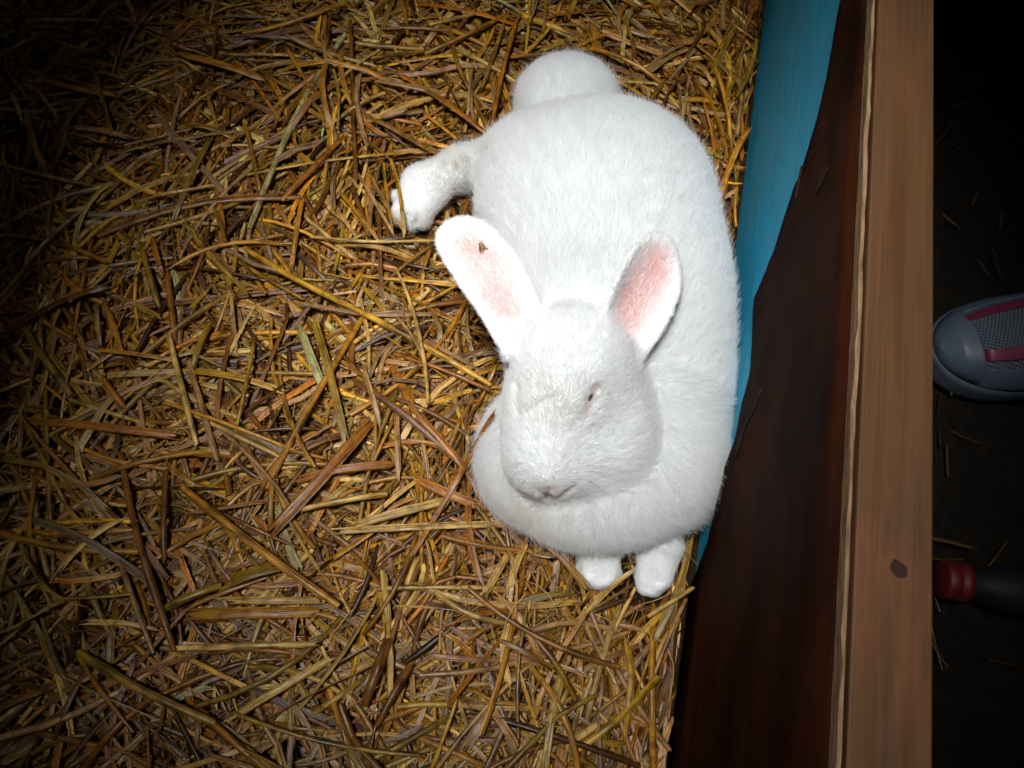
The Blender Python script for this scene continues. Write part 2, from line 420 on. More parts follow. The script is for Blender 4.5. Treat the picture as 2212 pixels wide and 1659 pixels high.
class Field:
    def __init__(s): s.d = np.full(tuple(nn), .05, np.float32)
    def put(s, sl, d, k): s.d[sl] = smin(s.d[sl], d.astype(np.float32), k)
    def carve(s, sl, d, k): s.d[sl] = -smin(-s.d[sl], d.astype(np.float32), k)
    def ell(s, px, py, z, rx, ry, rz, rot=0, k=.02, tilt=0):
        c = P(px, py, z); a, b = frame(px, py, z, rot)
        sx = np.linalg.norm(P(px + 50, py, z) - P(px - 50, py, z)) / 100; sy = np.linalg.norm(P(px, py + 50, z) - P(px, py - 50, z)) / 100
        th = math.radians(rot)
        r = np.array([rx * math.hypot(sx * math.cos(th), sy * math.sin(th)), ry * math.hypot(sy * math.cos(th), sx * math.sin(th)), rz])
        up = np.array([0, 0, 1.0])
        if tilt:
            t = math.radians(tilt); b, up = b * math.cos(t) + up * math.sin(t), up * math.cos(t) - b * math.sin(t)
        sl = bbox(c, r.max() + .03)
        x, y, zz = GX[sl[0]] - c[0], GY[:, sl[1]] - c[1], GZ[:, :, sl[2]] - c[2]
        q = [x * e[0] + y * e[1] + zz * e[2] for e in (a, b, up)]
        k0 = np.sqrt(sum((q[i] / r[i]) ** 2 for i in range(3))) + 1e-6
        k1 = np.sqrt(sum((q[i] / r[i] ** 2) ** 2 for i in range(3))) + 1e-6
        s.put(sl, k0 * (k0 - 1) / k1, k)
    def cone(s, p0, r0, p1, r1, k=.012, carve=False):
        """p = (px, py, z) or a world point given as np.array"""
        A = p0 if isinstance(p0, np.ndarray) else P(*p0); B = p1 if isinstance(p1, np.ndarray) else P(*p1)
        sl = bbox((A + B) / 2, np.linalg.norm(B - A) / 2 + max(r0, r1) + .03)
        x, y, zz = GX[sl[0]], GY[:, sl[1]], GZ[:, :, sl[2]]
        ab = B - A
        t = np.clip(((x - A[0]) * ab[0] + (y - A[1]) * ab[1] + (zz - A[2]) * ab[2]) / (ab @ ab + 1e-12), 0, 1)
        d = np.sqrt((x - A[0] - ab[0] * t) ** 2 + (y - A[1] - ab[1] * t) ** 2 + (zz - A[2] - ab[2] * t) ** 2) - (r0 + (r1 - r0) * t)
        (s.carve if carve else s.put)(sl, d, k)
def march(D, px, py):
    d = ray(px, py); t = .3
    while t < .9:
        p = CAMP + d * t; i = np.round((p - lo3) / VOX).astype(int)
        if (i >= 0).all() and (i < nn).all() and D[tuple(i)] < 0: return p
        t += .0007
    return None

body, head = Field(), Field()
# trunk
body.ell(1305, 402, .054, 222, 168, .060, rot=-6, k=.03)
body.ell(1322, 590, .058, 248, 250, .064, k=.04)
body.ell(1348, 820, .050, 222, 250, .052, k=.04)
body.ell(1250, 700, .092, 105, 100, .044, k=.045)
body.ell(1298, 996, .044, 238, 182, .045, k=.03)
body.ell(1125, 985, .040, 84, 112, .036, k=.02)
body.ell(1165, 425, .042, 128, 150, .042, k=.03)
body.ell(1452, 1000, .042, 80, 112, .042, k=.02)
# far haunch / rump lobe
body.ell(1226, 222, .036, 106, 82, .037, rot=12, k=.006)
# outstretched hind leg and foot
body.cone((1120, 348, .034), .0235, (1000, 364, .028), .0175, .016)
body.cone((995, 366, .028), .0165, (912, 405, .024), .0180, .010)
body.cone((912, 402, .024), .0180, (884, 455, .019), .0150, .008)
body.cone((935, 420, .020), .0140, (905, 455, .018), .0140, .008)
for a, b, r in ((858, 425, .0062), (861, 470, .0068), (886, 486, .0066), (916, 480, .0066)):
    body.cone((a * .6 + 900 * .4, b * .6 + 430 * .4, .020), r * 1.05, (a, b, .013), r, .0025)
body.ell(1128, 338, .040, 66, 52, .034, rot=20, k=.018)
# fore paws
body.cone((1292, 1165, .026), .0165, (1296, 1228, .017), .0150, .010)
for a, b, r in ((1262, 1228, .0064), (1282, 1248, .0068), (1305, 1252, .0068), (1326, 1238, .0062)): body.cone((1295, 1215, .018), .008, (a, b, .011), r, .0035)
body.cone((1424, 1178, .026), .0160, (1415, 1238, .017), .0140, .010)
for a, b, r in ((1385, 1240, .0058), (1393, 1266, .0064), (1412, 1270, .0066), (1436, 1246, .0060)): body.cone((1416, 1222, .018), .008, (a, b, .011), r, .0035)
# head
head.ell(1242, 790, .120, 118, 120, .040, k=.02)
head.cone((1228, 800, .120), .032, (1190, 990, .096), .0205, .024)
head.ell(1318, 895, .090, 86, 120, .034, rot=10, k=.026)
head.ell(1158, 900, .092, 60, 100, .032, rot=-6, k=.026)
head.ell(1192, 985, .092, 82, 74, .027, k=.020)
head.ell(1152, 1005, .092, 42, 46, .018, k=.008)
head.ell(1230, 1008, .090, 54, 50, .019, k=.008)
head.ell(1296, 955, .082, 90, 92, .027, k=.024)
head.ell(1186, 1042, .085, 28, 24, .012, k=.006)
head.ell(1200, 1056, .070, 52, 28, .014, k=.012)
head.ell(1262, 800, .134, 42, 50, .022, rot=-15, k=.014)

EARS = []
def ear(B, T, N, prof, cup, thick, bend, k, cupn=2.0, fold=0.0):
    B, T = P(*B), P(*T); L = np.linalg.norm(T - B); a = (T - B) / L
    N = np.array(N, float); N -= a * (N @ a); N /= np.linalg.norm(N); s = np.cross(a, N)
    EARS.append((B, a, s, N, L, prof, cup, bend))
    sl = bbox((B + T) / 2, L / 2 + .035)
    x, y, z = GX[sl[0]] - B[0], GY[:, sl[1]] - B[1], GZ[:, :, sl[2]] - B[2]
    u = (x * a[0] + y * a[1] + z * a[2]) / L; v = x * s[0] + y * s[1] + z * s[2]; w = x * N[0] + y * N[1] + z * N[2]
    uc = np.clip(u, 0, 1); b = np.interp(uc, *prof).astype(np.float32)
    v = v - bend * np.sin(uc * math.pi)
    q = np.clip(np.abs(v) / b, 0, 1.3)
    w0 = cup * (q ** cupn - .35) * np.maximum(np.sin(np.clip(uc + .10, 0, 1) * math.pi), 1e-4) ** .7
    dv = np.abs(v) - b + thick; du = np.maximum(u - 1, -u) * L
    dw = np.abs(w - w0) - thick
    d = np.maximum(np.maximum(dv * .8, dw * .75), du)
    # rounded rim
    d = np.where((dv > 0) & (dw > -thick), np.sqrt(np.maximum(dv, 0) ** 2 + np.maximum(dw + thick, 0) ** 2) - thick, d)
    d = np.maximum(d, du)
    head.put(sl, d, k)
e_l = ((0, .12, .3, .5, .68, .82, .92, .97, 1.0), (.0190, .0200, .0218, .0232, .0232, .0215, .0175, .0125, .004))
e_r = ((0, .12, .3, .5, .68, .82, .92, .97, 1.0), (.0200, .0240, .0272, .0285, .0268, .0225, .0170, .0115, .004))
ear((1145, 752, .136), (968, 478, .132), (-.10, -.22, 1.0), e_l, .009, .0021, .0045, .009)
ear((1325, 752, .136), (1446, 516, .146), (.55, -.30, .8), e_r, .011, .0021, -.001, .009)
# features cut into the face, each placed where the surface is
full = smin(body.d, head.d, .008)
def at(px, py): 
    p = march(full, px, py); return p
FEAT = {}
for nm, q in (('eye', (1279, 850)), ('eye_a', (1273, 864)), ('eye_b', (1285, 838)), ('eye_c', (1266, 893)), ('nose', (1187, 1058)), ('mouth', (1185, 1074)),
              ('nl', (1160, 1050)), ('nr', (1222, 1058)), ('mr', (1238, 1048)), ('be', (1140, 900)), ('be1', (1170, 876)), ('be2', (1190, 862)),
              ('cl1', (1116, 830)), ('cl2', (1118, 900)), ('tear', (1045, 537))):
    FEAT[nm] = at(*q)
def groove(a, b, r, k): head.cone(FEAT[a], r, FEAT[b], r, k, True)
groove('eye_a', 'eye_b', .0016, .005); groove('eye_a', 'eye_c', .0012, .005)
groove('nose', 'mouth', .0012, .003); groove('mouth', 'nr', .0012, .004); groove('nr', 'mr', .0011, .004); groove('mouth', 'nl', .0010, .004)
groove('be', 'be1', .0008, .003); groove('be1', 'be2', .0008, .003); groove('cl1', 'cl2', .0014, .006)
for a, b in (((1272, 1246), (1280, 1218)), ((1294, 1262), (1295, 1226)), ((1316, 1254), (1310, 1222)), ((1390, 1262), (1398, 1228)), ((1403, 1280), (1407, 1236)), ((1425, 1266), (1420, 1232)),
             ((852, 447), (884, 438)), ((872, 486), (888, 456)), ((901, 490), (904, 456))):
    pb = march(body.d, *b); pa = march(body.d, a[0] * .8 + b[0] * .2, a[1] * .8 + b[1] * .2)
    if pa is None: pa = P(a[0], a[1], .008)
    if pb is not None: body.cone(pa - np.array([0, 0, .0005]), .0030, pb + np.array([0, 0, .0006]), .0012, .003, True)
SD = smin(body.d, head.d, .014)
HEADM = head.d - body.d

def surface_net(D):
    S = D < 0
    nx_, ny_, nz_ = D.shape
    cnt = np.zeros((nx_ - 1, ny_ - 1, nz_ - 1), np.int8); acc = np.zeros(cnt.shape + (3,), np.float32); num = np.zeros(cnt.shape, np.float32)
    def sh(o): return tuple(slice(o[k], o[k] + cnt.shape[k]) for k in range(3))
    for axis in range(3):
        for p in range(2):
            for q in range(2):
                o0 = [0, 0, 0]; oth = [k for k in range(3) if k != axis]; o0[oth[0]] = p; o0[oth[1]] = q; o1 = list(o0); o1[axis] = 1
                a, b = D[sh(o0)], D[sh(o1)]; m = (a < 0) != (b < 0)
                t = np.where(m, a / np.where(m, a - b, 1), 0)
                for k in range(3): acc[..., k] += np.where(m, (t if k == axis else o0[k]), 0)
                num += m
    act = num > 0
    vid = np.full(act.shape, -1, np.int64); vid[act] = np.arange(act.sum())
    ii = np.argwhere(act); V = lo3 + VOX * (ii + acc[act] / num[act][:, None])
    faces = []
    for axis in range(3):
        o = [k for k in range(3) if k != axis]
        a = [slice(1, -1)] * 3; a[axis] = slice(0, -1); b = list(a); b[axis] = slice(1, None)
        A, Bq = S[tuple(a)], S[tuple(b)]
        for flip, m in ((False, A & ~Bq), (True, ~A & Bq)):
            e = np.argwhere(m); 
            for k in o: e[:, k] += 1
            cs = []
            for (p, q) in ((0, 0), (1, 0), (1, 1), (0, 1)):
                c = e.copy(); c[:, o[0]] -= p; c[:, o[1]] -= q; cs.append(vid[c[:, 0], c[:, 1], c[:, 2]])
            f = np.stack(cs, 1)
            if flip ^ (axis == 1): f = f[:, ::-1]
            faces.append(f)
    Fc = np.concatenate(faces); Fc = Fc[(Fc >= 0).all(1)]
    return V, Fc
RV, RF = surface_net(SD)
# relax the voxel steps
E = np.concatenate([RF[:, [0, 1]], RF[:, [1, 2]], RF[:, [2, 3]], RF[:, [3, 0]]])
deg = np.bincount(E.ravel(), minlength=len(RV)).astype(float)[:, None]
def lap(V):
    o = np.zeros_like(V)
    for k in range(3): o[:, k] = np.bincount(E[:, 0], V[E[:, 1], k], len(V)) + np.bincount(E[:, 1], V[E[:, 0], k], len(V))
    return o / deg
for it in range(8):
    RV = RV + .5 * (lap(RV) - RV); RV = RV - .51 * (lap(RV) - RV)
fn = np.cross(RV[RF[:, 2]] - RV[RF[:, 0]], RV[RF[:, 3]] - RV[RF[:, 1]])
VN = np.zeros_like(RV)
for k in range(4):
    for c in range(3): VN[:, c] += np.bincount(RF[:, k], fn[:, c], len(RV))
VN /= np.linalg.norm(VN, axis=1, keepdims=True) + 1e-12
gi = np.clip(np.round((RV - lo3) / VOX).astype(int), 0, nn - 1)
hm = HEADM[gi[:, 0], gi[:, 1], gi[:, 2]] < 0.0
# orientation check
ctr = RV.mean(0)
if ((RV - ctr) * VN).sum() < 0: RF = RF[:, ::-1]; VN = -VN
def sstep(a, b, x): t = np.clip((x - a) / (b - a), 0, 1); return t * t * (3 - 2 * t)
# pigment: white coat, pink ear skin, pink nose, dark lid slit, yellowish soles, grubby patch on the leg
tint = np.ones((len(RV), 3)) * np.array([.955, .968, .972])
fur_len = np.full(len(RV), .0100); fur_keep = np.ones(len(RV)); earm = np.zeros(len(RV), bool); eardir = np.zeros_like(RV)
for (B, a, s, N, L, prof, cup, bend) in EARS:
    q = RV - B; u = q @ a / L; v = q @ s - bend * np.sin(np.clip(u, 0, 1) * math.pi); b = np.interp(np.clip(u, 0, 1), *prof)
    ine = (u > .04) & (u < 1.03) & (np.abs(v) < b * 1.15 + .002) & (np.abs(q @ N) < .02) & hm
    inner = ine & (VN @ N > .15)
    qv = v / b
    # warm pink streak down the hollow of the ear, fading to the white rim
    pc = .05 if L > .085 else -.30
    m = inner * sstep(.02, .38, u) * (1 - sstep(.70, .97, u)) * (1 - sstep(.10, .86, np.abs(qv + pc)))
    m = m * (.78 + .22 * np.sin(u * 9 + qv * 3))
    tint = tint * (1 - m[:, None]) + m[:, None] * np.array([.89, .60, .58])
    earm |= ine & (u > .1); eardir[ine] = a
    fur_len = np.where(ine & (u > .1), .0036, fur_len); fur_keep = np.where(m > .15, 1 - .75 * m, fur_keep)
def near(p, r): return np.exp(-(np.linalg.norm(RV - p, axis=1) / r) ** 2)
def blend(m, c):
    global tint
    m = np.clip(m, 0, 1)[:, None]; tint = tint * (1 - m) + m * np.array(c)
def segm(a, b, r):
    ab = b - a; t = np.clip((RV - a) @ ab / (ab @ ab), 0, 1); return np.exp(-(np.linalg.norm(RV - a - t[:, None] * ab, axis=1) / r) ** 2)
blend(.45 * near(FEAT['nose'], .0045), (.82, .60, .56))
blend(.95 * segm(FEAT['mouth'], FEAT['mouth'] + IX * .001, .0026), (.25, .10, .09))
blend(.5 * segm(FEAT['mouth'], FEAT['nr'], .0022) + .4 * segm(FEAT['nr'], FEAT['mr'], .002), (.55, .42, .33))
blend(.45 * segm(FEAT['eye_a'], FEAT['eye_b'], .0026), (.72, .54, .52)); blend(.95 * segm(FEAT['eye_a'], FEAT['eye_b'], .0014), (.10, .03, .035))
blend(.5 * segm(FEAT['eye_a'], FEAT['eye_c'], .0025), (.72, .55, .52))
blend(.12 * near(P(985, 375, .03), .030), (.80, .74, .58)); blend(.15 * near(P(1060, 330, .03), .030), (.80, .74, .58))
blend(.20 * near(P(1190, 860, .13), .018), (.85, .78, .60))
blend(.22 * near(P(1150, 1095, .05), .030), (.90, .82, .66))
px_ = [(1000, 352), (990, 358), (1008, 362), (985, 366), (1016, 356), (958, 362), (1055, 330), (1046, 340)]
for a, b in px_:
    p = march(SD, a, b)
    if p is not None: blend(.38 * near(p, .0022), (.45, .38, .26))
fur_len = np.where(hm & ~earm, .0050, fur_len)
mz = near(P(1190, 1020, .085), .026); fur_len = fur_len * (1 - .45 * np.clip(mz, 0, 1))
fur_keep *= 1 - np.clip(1.1 * near(FEAT['mouth'], .0030) + 1.1 * segm(FEAT['eye_a'], FEAT['eye_b'], .0026), 0, 1)
for q in (P(900, 435, .02), P(1300, 1240, .015), P(1412, 1250, .015)):
    fur_len = np.minimum(fur_len, .0016 + .0083 * (1 - np.clip(1.3 * near(q, .034), 0, 1)))
chest = np.clip(near(P(1300, 1120, .04), .07), 0, 1); fur_len = np.where(~hm & ~earm, fur_len * (1 + .35 * chest), fur_len)

rab = empty('rabbit', (float(ctr[0]), float(ctr[1]), 0))
tag(rab, 'white rabbit with pink ears lying on straw beside the turquoise wall', 'rabbit')
bme = mesh_np('body', RV, RF); vcol(bme, 'tint', tint)
bodyo = part('body', bme, [m_skin()], rab)
# eyelid gap: the dark eye showing in the slit
bm = bmesh.new(); bmesh.ops.create_uvsphere(bm, u_segments=16, v_segments=10, radius=.0042)
em = bpy.data.meshes.new('eye'); bm.to_mesh(em); bm.free()
for p_ in em.polygons: p_.use_smooth = True
eo = link('eye', em, rab, [m_plain('eye_dark', (.06, .014, .016), .15, .6)])
ep_ = (FEAT['eye_a'] + FEAT['eye_b']) / 2 - np.array([0, 0, .0042])
eo.location = ep_ - np.array(rab.location)
_e = FEAT['eye_b'] - FEAT['eye_a']; eo.rotation_euler = (0, 0, math.atan2(_e[1], _e[0])); eo.scale = (.9, .30, .8)
# ---- fur
def grow_fur(n, seed, guard=False):
    rg = np.random.default_rng(seed)
    T = np.concatenate([RF[:, [0, 1, 2]], RF[:, [0, 2, 3]]])
    ar = np.linalg.norm(np.cross(RV[T[:, 1]] - RV[T[:, 0]], RV[T[:, 2]] - RV[T[:, 0]]), axis=1)
    nz = VN[T[:, 0], 2]
    wgt = ar * np.clip((nz + .75) * 2, 0, 1) * (RV[T[:, 0], 2] > .002) * fur_keep[T[:, 0]] * np.where(hm[T[:, 0]], 1.5, 1.0)
    cum = np.cumsum(wgt); k = np.searchsorted(cum, rg.random(n) * cum[-1])
    r1 = np.sqrt(rg.random(n))[:, None]; r2 = rg.random(n)[:, None]
    t = T[k]; w3 = np.concatenate([1 - r1, r1 * (1 - r2), r1 * r2], 1)
    mixv = lambda A: (A[t] * w3[..., None]).sum(1)
    p = mixv(RV); nrm = mixv(VN); nrm /= np.linalg.norm(nrm, axis=1, keepdims=True)
    ln = (fur_len[t] * w3).sum(1) * (.65 + .5 * rg.random(n)); col = mixv(tint)
    h_ = hm[t[:, 0]]; e_ = earm[t[:, 0]]
    cb = P(1245, 880, .05); cn = FEAT['nose']
    fl = np.where(h_[:, None], p - cn, p - cb); fl[:, 2] *= .3
    fl = np.where(e_[:, None], eardir[t[:, 0]] * .05, fl)
    # flat on the back the coat runs back towards the rump
    back = (~h_ & (p[:, 1] > P(1300, 820, .05)[1]))
    fl = np.where(back[:, None], fl * .5 + (IY * .07)[None], fl)
    fl /= np.linalg.norm(fl, axis=1, keepdims=True) + 1e-9
    tv = fl - nrm * (fl * nrm).sum(1, keepdims=True); tv /= np.linalg.norm(tv, axis=1, keepdims=True) + 1e-6
    bt = np.cross(nrm, tv)
    if guard: ln = ln * rg.uniform(1.0, 1.6, n)
    # tufts: neighbours lean together
    ph = p * 330
    w1 = np.sin(ph[:, 0] + 1.7 * np.sin(ph[:, 1] * .63)) + np.sin(ph[:, 1] * .9 + 2.1 * np.sin(ph[:, 2] * .8)) 
    w2 = np.sin(p[:, 0] * 760 + 3 * np.sin(p[:, 1] * 410)) * np.sin(p[:, 1] * 690)
    swirl = (.12 * w1 + .07 * w2 + rg.normal(0, .20, n))[:, None]
    lift = (.48 + .03 * w2 + rg.normal(0, .13, n))[:, None]
    if guard: lift = lift + rg.uniform(.1, .7, n)[:, None]; swirl = swirl + rg.normal(0, .3, n)[:, None]
    lift = np.where(e_[:, None], lift * .6, lift)
    d0 = nrm * lift + tv + bt * swirl; d0 /= np.linalg.norm(d0, axis=1, keepdims=True)
    d1 = d0 + tv * .35 - nrm * .16 + bt * swirl * .4; d1[:, 2] -= .08; d1 /= np.linalg.norm(d1, axis=1, keepdims=True)
    L_ = ln[:, None]
    pts = np.stack([p - nrm * .0006, p + d0 * L_ * .38, p + d0 * L_ * .38 + (d0 + d1) * .5 * L_ * .34, p + d0 * L_ * .38 + (d0 + d1) * .5 * L_ * .34 + d1 * L_ * .3], 1)
    rad = np.stack([np.full(n, .00010), np.full(n, .00010), np.full(n, .00008), np.full(n, .00003)], 1)
    if guard: rad = rad * .75
    return pts, rad, np.repeat(col[:, None], 4, 1)
def hair_obj(name, pts, rad, col, mat, parent):
    n, L, _ = pts.shape
    hc = bpy.data.hair_curves.new(name); hc.add_curves([L] * n)
    hc.attributes['position'].data.foreach_set('vector', (pts - np.array(parent.location)).astype(np.float32).ravel())
    ra = hc.attributes.get('radius') or hc.attributes.new('radius', 'FLOAT', 'POINT'); ra.data.foreach_set('value', rad.astype(np.float32).ravel())
    ca = hc.attributes.new('tint', 'FLOAT_COLOR', 'POINT'); c4 = np.ones((n * L, 4), np.float32); c4[:, :3] = col.reshape(-1, 3); ca.data.foreach_set('color', c4.ravel())
    hc.materials.append(mat); o = bpy.data.objects.new(name, hc); COL.objects.link(o); o.parent = parent; return o
FURM = m_fur()
fa, fb = grow_fur(300000, 3), grow_fur(32000, 11, True)
hair_obj('fur', *[np.concatenate([x, y]) for x, y in zip(fa, fb)], FURM, rab)
# whiskers
wp, wr = [], []
for (a, b, dx, dy, dz, ln) in ((1250, 1005, 1, .05, .1, .040), (1262, 1015, 1, -.12, .1, .046), (1255, 1028, 1, -.5, .0, .040), (1240, 1035, .8, -.8, -.1, .036), (1268, 998, 1, .2, .2, .036),
                               (1245, 1042, .6, -1, -.1, .032), (1140, 1000, -1, .05, .1, .030), (1135, 1015, -1, -.2, 0, .034), (1142, 1028, -.8, -.6, 0, .030)):
    p = march(SD, a, b)
    if p is None: continue
    d = IX * dx + IY * dy + np.array([0, 0, dz + .15]); d /= np.linalg.norm(d)
    c = [p + d * ln * t + np.array([0, 0, -.010]) * t * t + IY * (-.006 * t * t) for t in (0, .33, .66, 1)]
    wp.append(c); wr.append([.00026, .00022, .00016, .00006])
hair_obj('whiskers', np.array(wp), np.array(wr), np.full((len(wp), 4, 3), .92), FURM, rab)

# ------------------------------------------------------------------ straw bedding
def sd_at(p):
    i = np.round((p - lo3) / VOX).astype(int); ok = ((i >= 0) & (i < nn)).all(-1); i = np.clip(i, 0, nn - 1)
    return np.where(ok, SD[i[..., 0], i[..., 1], i[..., 2]], .05)
def hfield(x, y):
    return .016 + .007 * np.sin(x * 17 + 1.3 * np.sin(y * 11 + .7)) * np.sin(y * 14 + .4) + .004 * np.sin(x * 39 + y * 23)
bx0, bx1 = P(-60, 0, 0)[0] - .06, XW - .003
by0, by1 = P(-60, 1720, 0)[1] - .03, P(1700, -60, 0)[1] + .06
def scatter(n, len_rng, w_rng, span_rng, pal, zr, L=5, K=6, tiltsd=.10, curl=.25, under=False, aniso=.75):
    x = R.uniform(bx0, bx1, n * 3); y = R.uniform(by0, by1, n * 3)
    q = np.stack([x, y, np.full(n * 3, .02)], 1) - CAMP; q = q @ RW2C.T; m = 260
    inside = (np.abs(F * q[:, 0] / -q[:, 2]) < W / 2 + m) & (np.abs(F * q[:, 1] / -q[:, 2]) < HGT / 2 + m)
    x, y = x[inside][:int(n * 1.55)], y[inside][:int(n * 1.55)]; n = len(x)
    base = .9 * np.sin(x * 9 + 2.2 * np.sin(y * 6.5)) + .8 * np.sin(y * 8 + 1.1)
    ang = base + R.normal(0, aniso, n) + np.where(R.random(n) < .45, R.uniform(0, math.pi, n), 0)
    wallward = np.clip(1 - (XW - x) / .06, 0, 1)
    ang = np.where(R.random(n) < wallward, math.pi / 2 + R.normal(0, .3, n), ang)
    ln = np.exp(R.uniform(math.log(len_rng[0]), math.log(len_rng[1]), n)); wd_ = R.uniform(*w_rng, n); sp = R.uniform(*span_rng, n)
    z = hfield(x, y) * R.uniform(zr[0], zr[1], n) + .003
    tl = R.normal(0, tiltsd, n); bend = R.normal(0, curl, n) * ln; sag = -np.abs(R.normal(0, .06, n)) * ln
    t = np.linspace(-.5, .5, L)[None]
    kink = np.where(R.random(n) < .15, R.normal(0, .5, n), 0)[:, None] * np.maximum(t - .1, 0) * ln[:, None]
    cx, sx = np.cos(ang)[:, None], np.sin(ang)[:, None]
    lx = t * ln[:, None]; ly = bend[:, None] * (t * t - .08) + kink
    pth = np.stack([x[:, None] + lx * cx - ly * sx, y[:, None] + lx * sx + ly * cx, z[:, None] + lx * np.sin(tl)[:, None] + sag[:, None] * (t * t * 4 - .5)], -1)
    pth[..., 2] = np.maximum(pth[..., 2], .0015 + .001 * R.random((n, 1)))
    pth[..., 2] = np.minimum(pth[..., 2], hfield(pth[..., 0], pth[..., 1]) + .016)
    if under: pth[..., 2] = np.minimum(pth[..., 2], .007)
    ok = ((sd_at(pth).min(1) > .0025 + wd_ / 2) | under) & (pth[..., 0].max(1) + wd_ / 2 < XW - .004)
    keys = list(pal); pr = np.array([pal[k] for k in keys], float); pr /= pr.sum()
    tc = np.array([PAL[k] for k in keys])[R.choice(len(keys), n, p=pr)] * np.exp(R.normal(0, .28, (n, 1))) * np.exp(R.normal(0, .03, (n, 3)))
    return pth[ok], wd_[ok], sp[ok], np.minimum(tc[ok], .8), R.normal(0, .5, n)[ok]
MIXC = {'gold': 6, 'pale': 3.4, 'orange': 2.0, 'pink': 2.2, 'olive': 2.4, 'brown': 3, 'dark': 1.4, 'yellow': 2, 'grey': .9, 'green': .25}
LOWC = {'gold': 1, 'brown': 4, 'dark': 6, 'orange': 1.5, 'grey': .5}  # mostly dark straw low down, deepening the shade in the gaps by colour
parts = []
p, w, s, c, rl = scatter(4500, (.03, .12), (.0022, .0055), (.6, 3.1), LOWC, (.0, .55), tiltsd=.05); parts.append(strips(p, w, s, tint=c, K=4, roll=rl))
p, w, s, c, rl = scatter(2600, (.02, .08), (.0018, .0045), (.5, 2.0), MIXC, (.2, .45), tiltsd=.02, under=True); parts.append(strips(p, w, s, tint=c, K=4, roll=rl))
p, w, s, c, rl = scatter(4200, (.035, .16), (.0014, .0056), (.4, 2.2), MIXC, (.40, 1.05), tiltsd=.10); parts.append(strips(p, w, s, tint=c, K=4, roll=rl))
p, w, s, c, rl = scatter(1300, (.05, .17), (.0028, .0052), (5.8, 6.2), MIXC, (.5, 1.05), tiltsd=.07, L=7); 
parts.append(strips(p, w, s, tint=c, node=R.integers(-6, 6, len(p)), K=7))
p, w, s, c, rl = scatter(3800, (.02, .09), (.0003, .0007), (1., 2.), MIXC, (.6, 1.25), tiltsd=.16, curl=.6); parts.append(strips(p, w, s, tint=c, K=2, roll=rl))
p, w, s, c, rl = scatter(900, (.006, .025), (.0010, .0030), (.5, 2.5), MIXC, (.7, 1.15), tiltsd=.2); parts.append(strips(p, w, s, tint=c, K=4, roll=rl))
bed = link('straw_bedding', straw_mesh('straw_bedding', parts), None, [STRAW])
tag(bed, 'dense golden brown straw bedding covering the pen floor', 'straw', kind='stuff')

